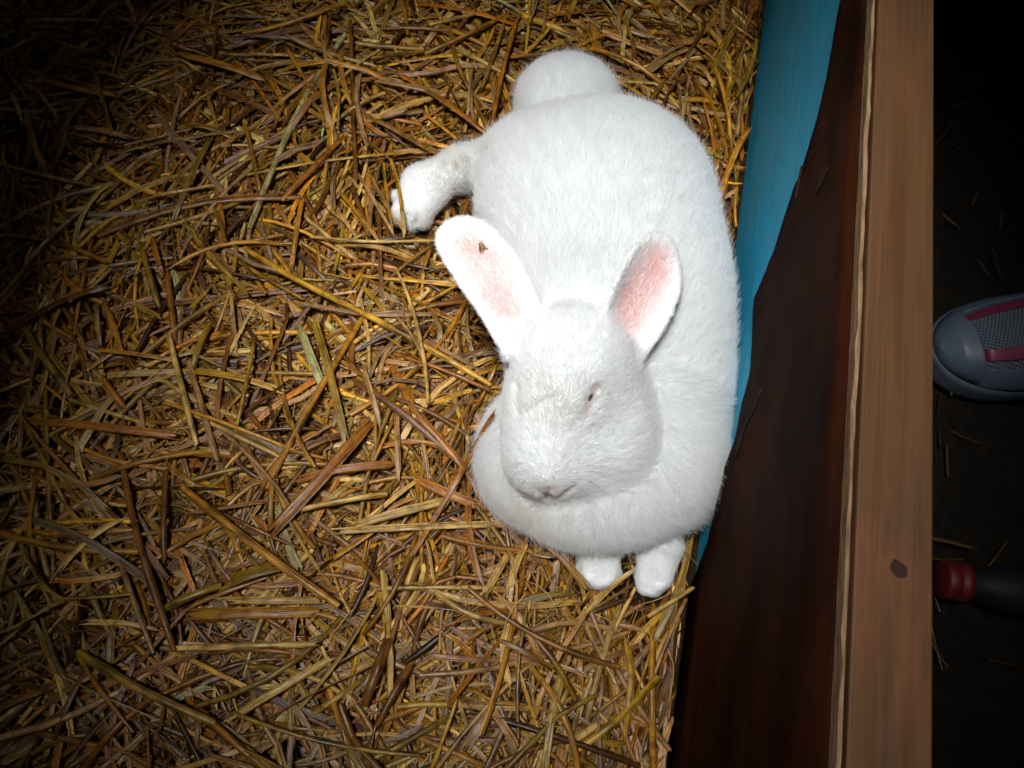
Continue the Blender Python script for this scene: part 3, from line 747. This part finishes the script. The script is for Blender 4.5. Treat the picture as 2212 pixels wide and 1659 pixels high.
# the straws that can be picked out in the photograph: (colour, width in px, kind, px path, label)
S_ = [
 ('gold', 15, 't', [(783, 681), (706, 815), (629, 946), (572, 1055)], 'long golden stalk with a dark node, slanting in the straw left of the rabbit cheek'),
 ('orange', 25, 'f', [(792, 915), (770, 945), (680, 1050), (588, 1142)], 'widest tan orange blade of straw, slanting below left of the rabbit muzzle'),
 ('green', 18, 'f', [(645, 703), (668, 762), (693, 828)], 'short whitish green straw blade crossing behind a long golden stalk'),
 ('pink', 10, 'f', [(636, 649), (720, 668), (800, 684), (962, 674)], 'pale pinkish straw ribbon curving left of the rabbit left ear'),
 ('olive', 17, 'f', [(677, 687), (693, 741), (716, 815), (744, 949)], 'olive gold straw blade standing nearly upright beside the whitish green blade'),
 ('yellow', 15, 't', [(525, 530), (640, 610), (767, 665), (898, 735), (1062, 828)], 'very long pale gold stalk running down towards the rabbit cheek'),
 ('orange', 18, 'f', [(847, 783), (870, 840), (898, 895), (997, 1000)], 'broad tan straw blade ending close to the rabbit chin'),
 ('pink', 12, 'f', [(786, 793), (818, 905)], 'short flat pinkish straw left of the broad tan blade'),
 ('pink', 12, 'f', [(856, 892), (858, 960), (860, 1023)], 'short pale upright straw below the broad tan blade'),
 ('orange', 18, 'f', [(648, 1032), (740, 1012), (847, 1000)], 'orange brown straw blade lying level, crossing the widest tan blade'),
 ('pale', 13, 't', [(634, 1102), (715, 1086), (795, 1071), (835, 1065)], 'pale yellow stalk lying nearly level under the widest tan blade'),
 ('pale', 13, 't', [(360, 716), (392, 831), (421, 956)], 'pale greenish stalk upright in the straw at the left'),
 ('pink', 14, 't', [(405, 777), (440, 890), (466, 991)], 'pale pinkish stalk leaning right of the greenish one'),
 ('brown', 12, 'f', [(504, 703), (475, 815), (463, 943)], 'dull brown upright blade near the centre left of the straw'),
 ('yellow', 14, 'f', [(408, 796), (520, 815), (604, 841)], 'shiny yellow straw blade lying level at centre left'),
 ('orange', 10, 't', [(850, 760), (960, 800), (1062, 841)], 'thin orange gold stalk pointing at the rabbit left cheek'),
 ('orange', 19, 'f', [(895, 1033), (980, 1072), (1058, 1100)], 'thick orange stalk pointing at the rabbit chest'),
 ('gold', 17, 't', [(390, 1050), (510, 1150), (640, 1246), (731, 1308)], 'longest thick golden stalk, sloping down to the right at lower left'),
 ('brown', 14, 't', [(256, 977), (289, 1138), (343, 1312), (372, 1403)], 'long brown stalk leaning steeply at the lower left'),
 ('olive', 24, 'f', [(488, 1258), (550, 1236), (610, 1220)], 'wide frayed olive sheath under the longest golden stalk'),
 ('olive', 15, 't', [(475, 1262), (410, 1290), (347, 1316)], 'olive green stalk below the longest golden stalk'),
 ('gold', 14, 't', [(45, 1142), (124, 1159), (200, 1150), (285, 1142)], 'gold jointed stalk lying level near the left edge'),
 ('brown', 12, 't', [(355, 1014), (354, 1110), (351, 1213)], 'short dark brown stalk standing upright at lower left'),
 ('olive', 13, 't', [(170, 1217), (200, 1290), (231, 1366)], 'greenish straight stalk near the lower left edge'),
 ('pink', 10, 't', [(252, 1200), (290, 1300), (326, 1407)], 'thin pinkish stalk right of the greenish one at the lower left edge'),
 ('pale', 14, 'f', [(475, 1295), (580, 1298), (686, 1295)], 'pale split straw lying level under the longest golden stalk'),
 ('gold', 22, 'f', [(409, 1324), (540, 1325), (682, 1320)], 'broad gold blade lying level below the pale split straw'),
 ('pale', 13, 't', [(380, 1399), (530, 1396), (682, 1390)], 'pale level stalk, lowest of the three level straws at lower left'),
 ('pale', 14, 'f', [(504, 1547), (610, 1485), (711, 1423)], 'pale straw rising to the right near the bottom edge'),
 ('brown', 20, 't', [(838, 1380), (815, 1450), (785, 1523)], 'thick brown jointed stalk at the bottom centre left'),
 ('pale', 14, 'f', [(828, 1240), (834, 1295), (838, 1350)], 'pale blade standing above the thick brown jointed stalk'),
 ('olive', 16, 't', [(165, 1407), (300, 1490), (463, 1564)], 'long olive stalk sloping along the bottom left corner'),
 ('brown', 13, 'f', [(182, 1444), (112, 1593)], 'brown blade in the bottom left corner'),
 ('green', 15, 't', [(744, 68), (700, 140), (648, 224), (590, 360), (536, 490)], 'long pale green stalk slanting across the upper left straw'),
 ('grey', 16, 'f', [(328, 228), (384, 304), (440, 366), (496, 428)], 'greyish flat blade slanting left of the long pale green stalk'),
 ('gold', 24, 'f', [(392, 112), (480, 140), (564, 162)], 'wide gold split stalk near the top left'),
 ('olive', 12, 't', [(196, 132), (220, 210), (240, 288)], 'short olive stalk near the top left corner'),
 ('brown', 12, 't', [(756, 40), (762, 200), (768, 384)], 'long brown stalk standing straight at the top centre'),
 ('pale', 8, 'f', [(504, 112), (580, 118), (656, 116)], 'thin pale straw lying level by the wide gold split stalk'),
 ('brown', 15, 'f', [(492, 96), (600, 72), (720, 44)], 'brown blade along the top edge of the straw'),
 ('gold', 12, 'f', [(652, 420), (642, 490), (628, 568)], 'short upright gold blade right of the long pale green stalk tip'),
 ('orange', 14, 't', [(744, 288), (680, 360), (608, 428)], 'tan stalk crossing the lower half of the long pale green stalk'),
 ('olive', 14, 't', [(300, 520), (322, 590), (340, 660)], 'short olive stalk in the left straw'),
 ('brown', 20, 'f', [(428, 520), (470, 560), (512, 600)], 'wide brown blade in the left straw'),
 ('orange', 12, 'f', [(325, 508), (338, 550), (348, 592)], 'dark orange blade beside the short olive stalk'),
 ('brown', 18, 'f', [(200, 505), (330, 460), (470, 428), (640, 420)], 'broad brown straw curving level at the upper left'),
 ('pale', 10, 't', [(811, 1270), (950, 1268), (1087, 1269)], 'straight pale gold straw lying level below the rabbit chest'),
 ('gold', 12, 'f', [(1063, 1278), (1105, 1310), (1139, 1358), (1179, 1450)], 'curved gold blade below the rabbit fore paws'),
 ('yellow', 13, 'f', [(1355, 1394), (1367, 1450), (1359, 1510), (1355, 1580)], 'yellow blade curving down at the bottom right of the straw'),
 ('yellow', 14, 't', [(1423, 1462), (1339, 1554), (1247, 1622)], 'yellow stalk slanting at the bottom right of the straw'),
 ('pale', 16, 't', [(1235, 1602), (1299, 1558)], 'short pale cut stalk end at the bottom of the straw'),
 ('pink', 14, 'f', [(1059, 1526), (1123, 1622)], 'tan flat blade at the bottom centre edge'),
 ('grey', 20, 'f', [(1071, 1518), (1003, 1618)], 'wide purplish grey blade at the bottom centre edge'),
 ('orange', 12, 'f', [(979, 1154), (1060, 1180), (1139, 1210)], 'orange blade just below the rabbit chest'),
 ('pale', 17, 'f', [(771, 1130), (870, 1105), (967, 1078)], 'pale gold split straw left of the rabbit chest'),
 ('pale', 14, 'f', [(720, 1145), (900, 1138), (1040, 1132), (1150, 1128)], 'long pale gold straw running level under the rabbit chest'),
 ('olive', 14, 'f', [(1495, 1154), (1480, 1230), (1459, 1290), (1415, 1380)], 'green gold blade bending between the right fore paw and the wall'),
 ('pale', 9, 't', [(1500, 1268), (1450, 1300), (1403, 1330)], 'thin pale straw near the wall below the right fore paw'),
 ('brown', 14, 't', [(887, 1434), (850, 1500), (811, 1570)], 'brown stalk right of the thick jointed stalk at the bottom'),
 ('gold', 12, 'f', [(1262, 1402), (1251, 1440), (1258, 1482)], 'short bent gold blade below the left fore paw'),
 ('gold', 15, 'f', [(1067, 1122), (1150, 1152), (1215, 1200), (1262, 1262)], 'gold blade curving round the rabbit left fore paw'),
 ('orange', 12, 't', [(1117, 35), (1088, 144), (1062, 266)], 'orange gold stalk pointing down from the top edge near the rump'),
 ('orange', 15, 'f', [(864, 154), (960, 220), (1059, 288)], 'orange blade sloping down towards the stretched hind leg'),
 ('yellow', 9, 'f', [(531, 371), (640, 356), (761, 339), (886, 323)], 'long thin yellow straw pointing at the stretched hind foot'),
 ('pink', 9, 'f', [(771, 368), (810, 436), (848, 502)], 'pale pinkish straw slanting left of the hind foot'),
 ('pink', 14, 'f', [(803, 166), (880, 186), (957, 198)], 'pinkish flat blade above the stretched hind leg'),
 ('pale', 13, 'f', [(787, 262), (860, 232), (931, 205)], 'pale split blade crossing above the stretched hind leg'),
 ('pale', 8, 't', [(669, 506), (740, 518), (813, 525), (941, 515)], 'thin pale straw ending at the left ear tip'),
 ('gold', 9, 'f', [(736, 413), (780, 470), (819, 518)], 'thin gold straw left of the hind foot toes'),
 ('pink', 11, 'f', [(206, 640), (211, 690), (213, 745)], 'short pinkish upright blade near the left edge'),
 ('green', 10, 'f', [(134, 604), (100, 660), (67, 716)], 'short green straw at the left edge'),
 ('olive', 16, 't', [(45, 700), (95, 775), (150, 850)], 'olive stalk slanting down at the left edge'),
 ('gold', 9, 'f', [(202, 751), (290, 765), (368, 773)], 'thin gold straw lying level at the left'),
 ('olive', 14, 't', [(450, 696), (412, 796)], 'short olive stalk leaning left at centre left'),
 ('orange', 18, 'f', [(40, 905), (200, 920), (390, 940)], 'wide orange brown blade lying level at the left edge'),
 ('orange', 15, 't', [(218, 812), (266, 879)], 'short dark orange stub at the left'),
 ('pale', 8, 'f', [(474, 505), (499, 626), (509, 767)], 'thin pale straw curving upright at upper left'),
]
def top_z(a, b, z0):
    """height of the bedding or rabbit a straw rests on at that point"""
    return z0
made = []
for i, (colr, wpx, kind, path, lab) in enumerate(S_):
    q0 = P(*path[0], .02); zz = .026 + .005 * ((i * 37) % 10) / 10
    pw = np.array([P(a, b, zz) for a, b in path])
    L = 10; pth = smooth_path(pw, L)
    hh = hfield(pth[:, 0], pth[:, 1]); pth[:, 2] = np.maximum(zz - .004 * np.abs(np.linspace(-1, 1, L)) ** 2, 0) 
    dd = sd_at(pth); 
    w = wpx * (H - zz) / F * 1.06
    tc = np.array(PAL[colr]) * R.uniform(.9, 1.25)
    v, f, c, u = strips(pth[None], np.array([w]), np.array([6.1 if kind == 't' else R.uniform(.9, 2.2)]), tint=tc, K=7 if kind == 't' else 5,
                        node=np.array([R.integers(2, 8)]) if kind == 't' and len(path) > 2 else None, roll=None if kind == 't' else np.array([R.normal(0, .25)]))
    o_ = pth.mean(0)
    me = straw_mesh('straw_stalk' if kind == 't' else 'straw', [(v - o_, f, c, u)])
    o = link('straw_stalk' if kind == 't' else 'straw', me, None, [STRAW]); o.location = o_
    tag(o, lab, 'straw', 'straws that stand out in the bedding')
# straws lying on the rabbit itself
def on_rabbit(pxs, wpx, colr, lab, lift, kind='f'):
    c = []
    for a, b in pxs:
        p = march(SD, a, b); g0 = P(a, b, .028)
        c.append(p + np.array([0, 0, lift]) if p is not None and p[2] > .02 else g0)
    pth = smooth_path(c, 12); 
    for _ in range(2): pth[1:-1, 2] = (pth[:-2, 2] + pth[2:, 2] + pth[1:-1, 2]) / 3
    v, f, cc, u = strips(pth[None], np.array([wpx * (H - .05) / F]), np.array([1.6 if kind == 'f' else 6.1]), tint=PAL[colr], K=5)
    o_ = pth.mean(0); o = link('straw', straw_mesh('straw', [(v - o_, f, cc, u)]), None, [STRAW]); o.location = o_
    tag(o, lab, 'straw', 'straws that stand out in the bedding')
on_rabbit([(1066, 906), (1040, 945), (1010, 1000), (950, 1100), (890, 1200)], 13, 'orange', 'long orange blade leaning on the rabbit left cheek ruff', .012)
on_rabbit([(845, 346), (856, 385), (864, 416), (869, 455), (874, 515)], 10, 'yellow', 'yellow straw lying across the stretched hind foot', .006)
on_rabbit([(1259, 1330), (1290, 1300), (1325, 1262), (1363, 1236)], 11, 'pale', 'pale green straw lying between the two fore paws', .004)
# the rest of the larger loose straws, alike
LAND = [((230, 130), 'in the upper left corner'), ((760, 120), 'by the top edge of the straw'), ((1560, 230), 'in the top corner by the wall'), ((130, 520), 'at the left edge, upper half'),
        ((480, 420), 'in the upper left straw'), ((740, 420), 'left of the hind foot'), ((960, 260), 'above the hind leg'), ((1000, 640), 'by the left ear'), ((850, 650), 'left of the left ear'),
        ((520, 720), 'in the middle left straw'), ((780, 860), 'left of the face'), ((980, 860), 'beside the left cheek'), ((160, 900), 'at the left edge, middle'), ((430, 960), 'in the left middle straw'),
        ((700, 1060), 'left of the chest ruff'), ((960, 1090), 'by the chest ruff'), ((150, 1230), 'at the left edge, lower half'), ((420, 1230), 'in the lower left straw'), ((700, 1280), 'in the lower middle straw'),
        ((960, 1260), 'below left of the paws'), ((1250, 1400), 'below the fore paws'), ((1430, 1420), 'between the paws and the wall'), ((170, 1540), 'in the bottom left corner'), ((480, 1520), 'by the bottom edge, left part'),
        ((800, 1500), 'by the bottom edge, middle'), ((1080, 1480), 'by the bottom edge, below the paws'), ((1350, 1590), 'in the bottom corner by the wall'), ((1560, 600), 'between the rabbit back and the wall')]
def place_label(path, col, kind):
    q = RW2C @ (path.mean(0) - CAMP); px, py = W / 2 + F * q[0] / -q[2], HGT / 2 - F * q[1] / -q[2]
    a = RW2C @ (path[-1] - path[0]); an = math.degrees(math.atan2(a[1], a[0])) % 180
    lie = 'lying level' if an < 22 or an > 158 else 'pointing up' if 68 < an < 112 else 'rising to the right' if an < 90 else 'falling to the right'
    cn = min(PAL, key=lambda k: float(np.abs(np.log(np.array(PAL[k]) / col)).sum())); cn = {'pink': 'pinkish', 'orange': 'orange brown', 'dark': 'dark brown', 'gold': 'golden', 'green': 'pale green'}.get(cn, cn)
    ln = np.linalg.norm(path[-1] - path[0]); sz = 'long' if ln > .10 else 'short' if ln < .062 else 'medium'
    where = min(LAND, key=lambda t: (t[0][0] - px) ** 2 + (t[0][1] - py) ** 2)[1]
    return '%s %s %s straw %s %s' % (sz, cn, 'round' if kind == 'straw_stalk' else 'flat', lie, where)
SEEN = set()
def loose(n, kind, lab, grp, **kw):
    p, w, s, c, rl = scatter(n, **kw)
    L = p.shape[1]
    for k in range(len(p)):
        v, f, cc, u = strips(p[k:k + 1], w[k:k + 1], s[k:k + 1], tint=c[k], K=7 if kind == 'straw_stalk' else 5,
                             node=np.array([R.integers(1, L - 1)]) if kind == 'straw_stalk' else None, roll=rl[k:k + 1] * .5)
        lb = place_label(p[k], c[k], kind)
        if lb in SEEN: continue
        SEEN.add(lb)
        o_ = p[k].mean(0); o = link(kind, straw_mesh(kind, [(v - o_, f, cc, u)]), None, [STRAW]); o.location = o_
        tag(o, lb, 'straw', grp)
loose(135, 'straw_stalk', 'loose round straw stalk lying among others on the bedding', 'loose round stalks', len_rng=(.06, .15), w_rng=(.0028, .0048), span_rng=(6.0, 6.2), pal=MIXC, zr=(.95, 1.35), L=9, tiltsd=.05)
loose(150, 'straw', 'loose flat straw blade lying among others on the bedding', 'loose flat blades', len_rng=(.04, .12), w_rng=(.003, .0062), span_rng=(.8, 2.4), pal=MIXC, zr=(.95, 1.35), L=8, tiltsd=.06)

# ear: straw crumb caught in the left ear
tp = march(SD, 1041, 538)
if tp is not None:
    cr = empty('straw_crumb', tp + np.array([0, 0, .0015])); tag(cr, 'brown straw crumb stuck inside the rabbit left ear', 'straw')
    for k in range(5):
        a = k * 1.3; c = np.array([.0018 * math.cos(a), .0022 * math.sin(a), 0.0004 * k])
        d = np.array([math.cos(a * 2.1), math.sin(a * 2.1), .25]) * .0026
        v, f, cc, u = strips(np.stack([c - d, c, c + d])[None], np.array([.0012]), np.array([1.5]), tint=PAL[('gold', 'brown', 'pale', 'dark', 'yellow')[k]], K=4)
        o = link('chaff_bit', straw_mesh('chaff_bit', [(v, f, cc, u)]), cr, [STRAW])

# ------------------------------------------------------------------ outside the pen: litter, shoe, bottle
lp = []
n = 170
x = R.uniform(XR1 - .06, XR1 + .35, n); y = R.uniform(by0 - .1, by1 + .2, n); a = R.uniform(0, math.pi, n); ln = R.uniform(.008, .035, n); t = np.linspace(-.5, .5, 4)[None]
pth = np.stack([x[:, None] + t * ln[:, None] * np.cos(a)[:, None], y[:, None] + t * ln[:, None] * np.sin(a)[:, None] + .15 * ln[:, None] * t * t, np.full((n, 4), .006)], -1)
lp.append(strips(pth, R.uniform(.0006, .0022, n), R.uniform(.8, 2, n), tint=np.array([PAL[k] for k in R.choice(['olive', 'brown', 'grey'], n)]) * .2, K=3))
lt = link('straw_litter', straw_mesh('straw_litter', lp), None, [STRAW]); tag(lt, 'scattered straw bits on the dark soil outside the pen', 'litter', kind='stuff')
for path, w, lab in (([(2010, 1163), (2060, 1172), (2100, 1184)], .0026, 'dull green straw on the dark soil by the red cap'),
                     ([(2115, 1250), (2150, 1205), (2175, 1170)], .0014, 'thin straw slanting up from the dark bottle neck')):
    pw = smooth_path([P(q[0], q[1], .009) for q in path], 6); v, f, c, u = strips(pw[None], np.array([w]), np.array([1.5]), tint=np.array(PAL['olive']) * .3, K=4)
    o_ = pw.mean(0); o = link('straw', straw_mesh('straw', [(v - o_, f, c, u)]), None, [STRAW]); o.location = o_; tag(o, lab, 'straw')

# shoe: toe at the left (px 2018,700), heel far to the right
shoe = empty('sneaker', P(2140, 760, 0)); tag(shoe, 'white mesh sneaker with pink bands standing on dark soil outside the pen', 'shoe')
toe = P(2022, 735, .03); A_ = IX * math.cos(math.radians(6)) + IY * math.sin(math.radians(6)); B_ = np.cross([0, 0, 1], A_)
SL, SW = .225, .043
def shoe_pt(u, v, z, base=toe):   # u along from the toe (0..1), v across (-1..1)
    wv = SW * (1 - (1 - min(u, .30) / .30) ** 2.2 * 1.0) ** .5 * (1.0 - .22 * max(0, u - .35)) if u < 1 else SW * .8
    if u > .88: wv *= math.sqrt(max(.02, 1 - ((u - .88) / .12) ** 2))
    p = base + A_ * (u * SL) + B_ * (v * wv - .008 - .018 * (1 - u) * 0); p = p.copy(); p[2] = z; return p
def shoe_top(u):                   # height of the upper
    return np.interp(u, [0, .06, .15, .3, .45, .6, 1.0], [.030, .043, .050, .058, .075, .082, .088])
us = np.concatenate([np.linspace(0, .2, 14), np.linspace(.23, 1, 22)])
def sheet(name, u0, u1, v0, v1, lift, mat, lab=None, nu=26, nv=16, thick=.0015):
    vv, ff = [], []
    for i in range(nu + 1):
        for j in range(nv + 1):
            u = u0 + (u1 - u0) * i / nu; vlo = v0(u) if callable(v0) else v0; vhi = v1(u) if callable(v1) else v1
            v = vlo + (vhi - vlo) * j / nv
            zt = shoe_top(u); zz = .022 + (zt - .022) * max(0, 1 - abs(v) ** 2.6) ** .55
            p = shoe_pt(u, v, zz); nrm = np.array([0, 0, 1.0]) * (1 - abs(v)) + B_ * v * .8 - A_ * max(0, .12 - u) * 5; nrm /= np.linalg.norm(nrm) + 1e-9
            vv.append(p + nrm * lift)
    for i in range(nu):
        for j in range(nv): a = i * (nv + 1) + j; ff.append((a, a + nv + 1, a + nv + 2, a + 1))
    o = part(name, mesh_np(name, vv, ff), [mat], shoe, **({'label': lab} if lab else {}))
    m = o.modifiers.new('thickness', 'SOLIDIFY'); m.thickness = thick; m.offset = -1
    return o
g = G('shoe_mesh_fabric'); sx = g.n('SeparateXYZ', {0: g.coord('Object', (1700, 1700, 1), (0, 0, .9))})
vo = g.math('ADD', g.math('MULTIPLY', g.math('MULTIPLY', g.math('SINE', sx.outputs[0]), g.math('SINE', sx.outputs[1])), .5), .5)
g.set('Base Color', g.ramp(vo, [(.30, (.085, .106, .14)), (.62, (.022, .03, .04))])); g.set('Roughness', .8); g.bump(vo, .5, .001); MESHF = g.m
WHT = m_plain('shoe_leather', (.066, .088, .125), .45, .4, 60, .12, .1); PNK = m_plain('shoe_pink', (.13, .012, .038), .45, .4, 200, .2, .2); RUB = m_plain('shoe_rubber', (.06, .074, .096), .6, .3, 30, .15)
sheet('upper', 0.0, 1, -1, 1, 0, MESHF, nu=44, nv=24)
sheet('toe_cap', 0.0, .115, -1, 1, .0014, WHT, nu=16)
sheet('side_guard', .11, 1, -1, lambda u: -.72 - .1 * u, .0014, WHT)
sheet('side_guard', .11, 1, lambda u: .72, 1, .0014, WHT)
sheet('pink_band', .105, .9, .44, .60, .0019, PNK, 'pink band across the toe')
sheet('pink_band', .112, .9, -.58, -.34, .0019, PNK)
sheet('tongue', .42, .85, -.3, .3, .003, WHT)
vv, ff = [], []
n2 = 64; prof = [(0, .0), (1.03, .0), (1.07, .006), (1.06, .018), (1.02, .024), (.9, .0235)]
uu = np.concatenate([np.linspace(0, 1, 33), np.linspace(1, 0, 33)[1:-1]]); sg = np.array([1] * 33 + [-1] * 31)
for (k, z) in prof:
    for u, s2 in zip(uu, sg):
        p = shoe_pt(u, s2 * max(k, .001), z); c = toe + A_ * SL * .5; p = p + A_ * ((p - c) @ A_) * (.03 if k > 1 else 0); vv.append(p)
m_ = len(uu)
for r in range(len(prof) - 1):
    for i in range(m_): j = (i + 1) % m_; ff.append((r * m_ + i, r * m_ + j, (r + 1) * m_ + j, (r + 1) * m_ + i))
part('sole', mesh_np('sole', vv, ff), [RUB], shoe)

# bottle on its side: red ringed cap, dark neck and body running off to the right
bt = empty('bottle', P(2060, 1250, .0)); tag(bt, 'dark bottle with red screw cap lying on the soil outside the pen', 'bottle')
c0 = P(2030, 1250, .020); ax_ = IX * .985 - IY * .17; sd_ = np.cross([0, 0, 1.0], ax_); upv = np.array([0, 0, 1.0])
def lathe(name, prof, mat, nseg=28):
    vv, ff = [], []
    for (d, r) in prof:
        for k in range(nseg):
            a = 2 * math.pi * k / nseg; vv.append(c0 + ax_ * d + sd_ * r * math.cos(a) + upv * r * math.sin(a))
    for i in range(len(prof) - 1):
        for k in range(nseg): j = (k + 1) % nseg; ff.append((i * nseg + k, i * nseg + j, (i + 1) * nseg + j, (i + 1) * nseg + k))
    return part(name, mesh_np(name, vv, ff), [mat], bt)
lathe('cap', [(0, .0005), (.0003, .013), (.0015, .0148), (.010, .0152), (.0108, .0136), (.0122, .0136), (.013, .0152), (.019, .0154), (.0195, .012)], m_plain('red_plastic', (.085, .003, .003), .6, .45, 80, .15))
lathe('bottle_body', [(.018, .0115), (.024, .0115), (.030, .0125), (.045, .0185), (.060, .0198), (.15, .0198), (.158, .017), (.16, .0005)], m_plain('dark_plastic', (.006, .008, .011), .6, .25, 20))
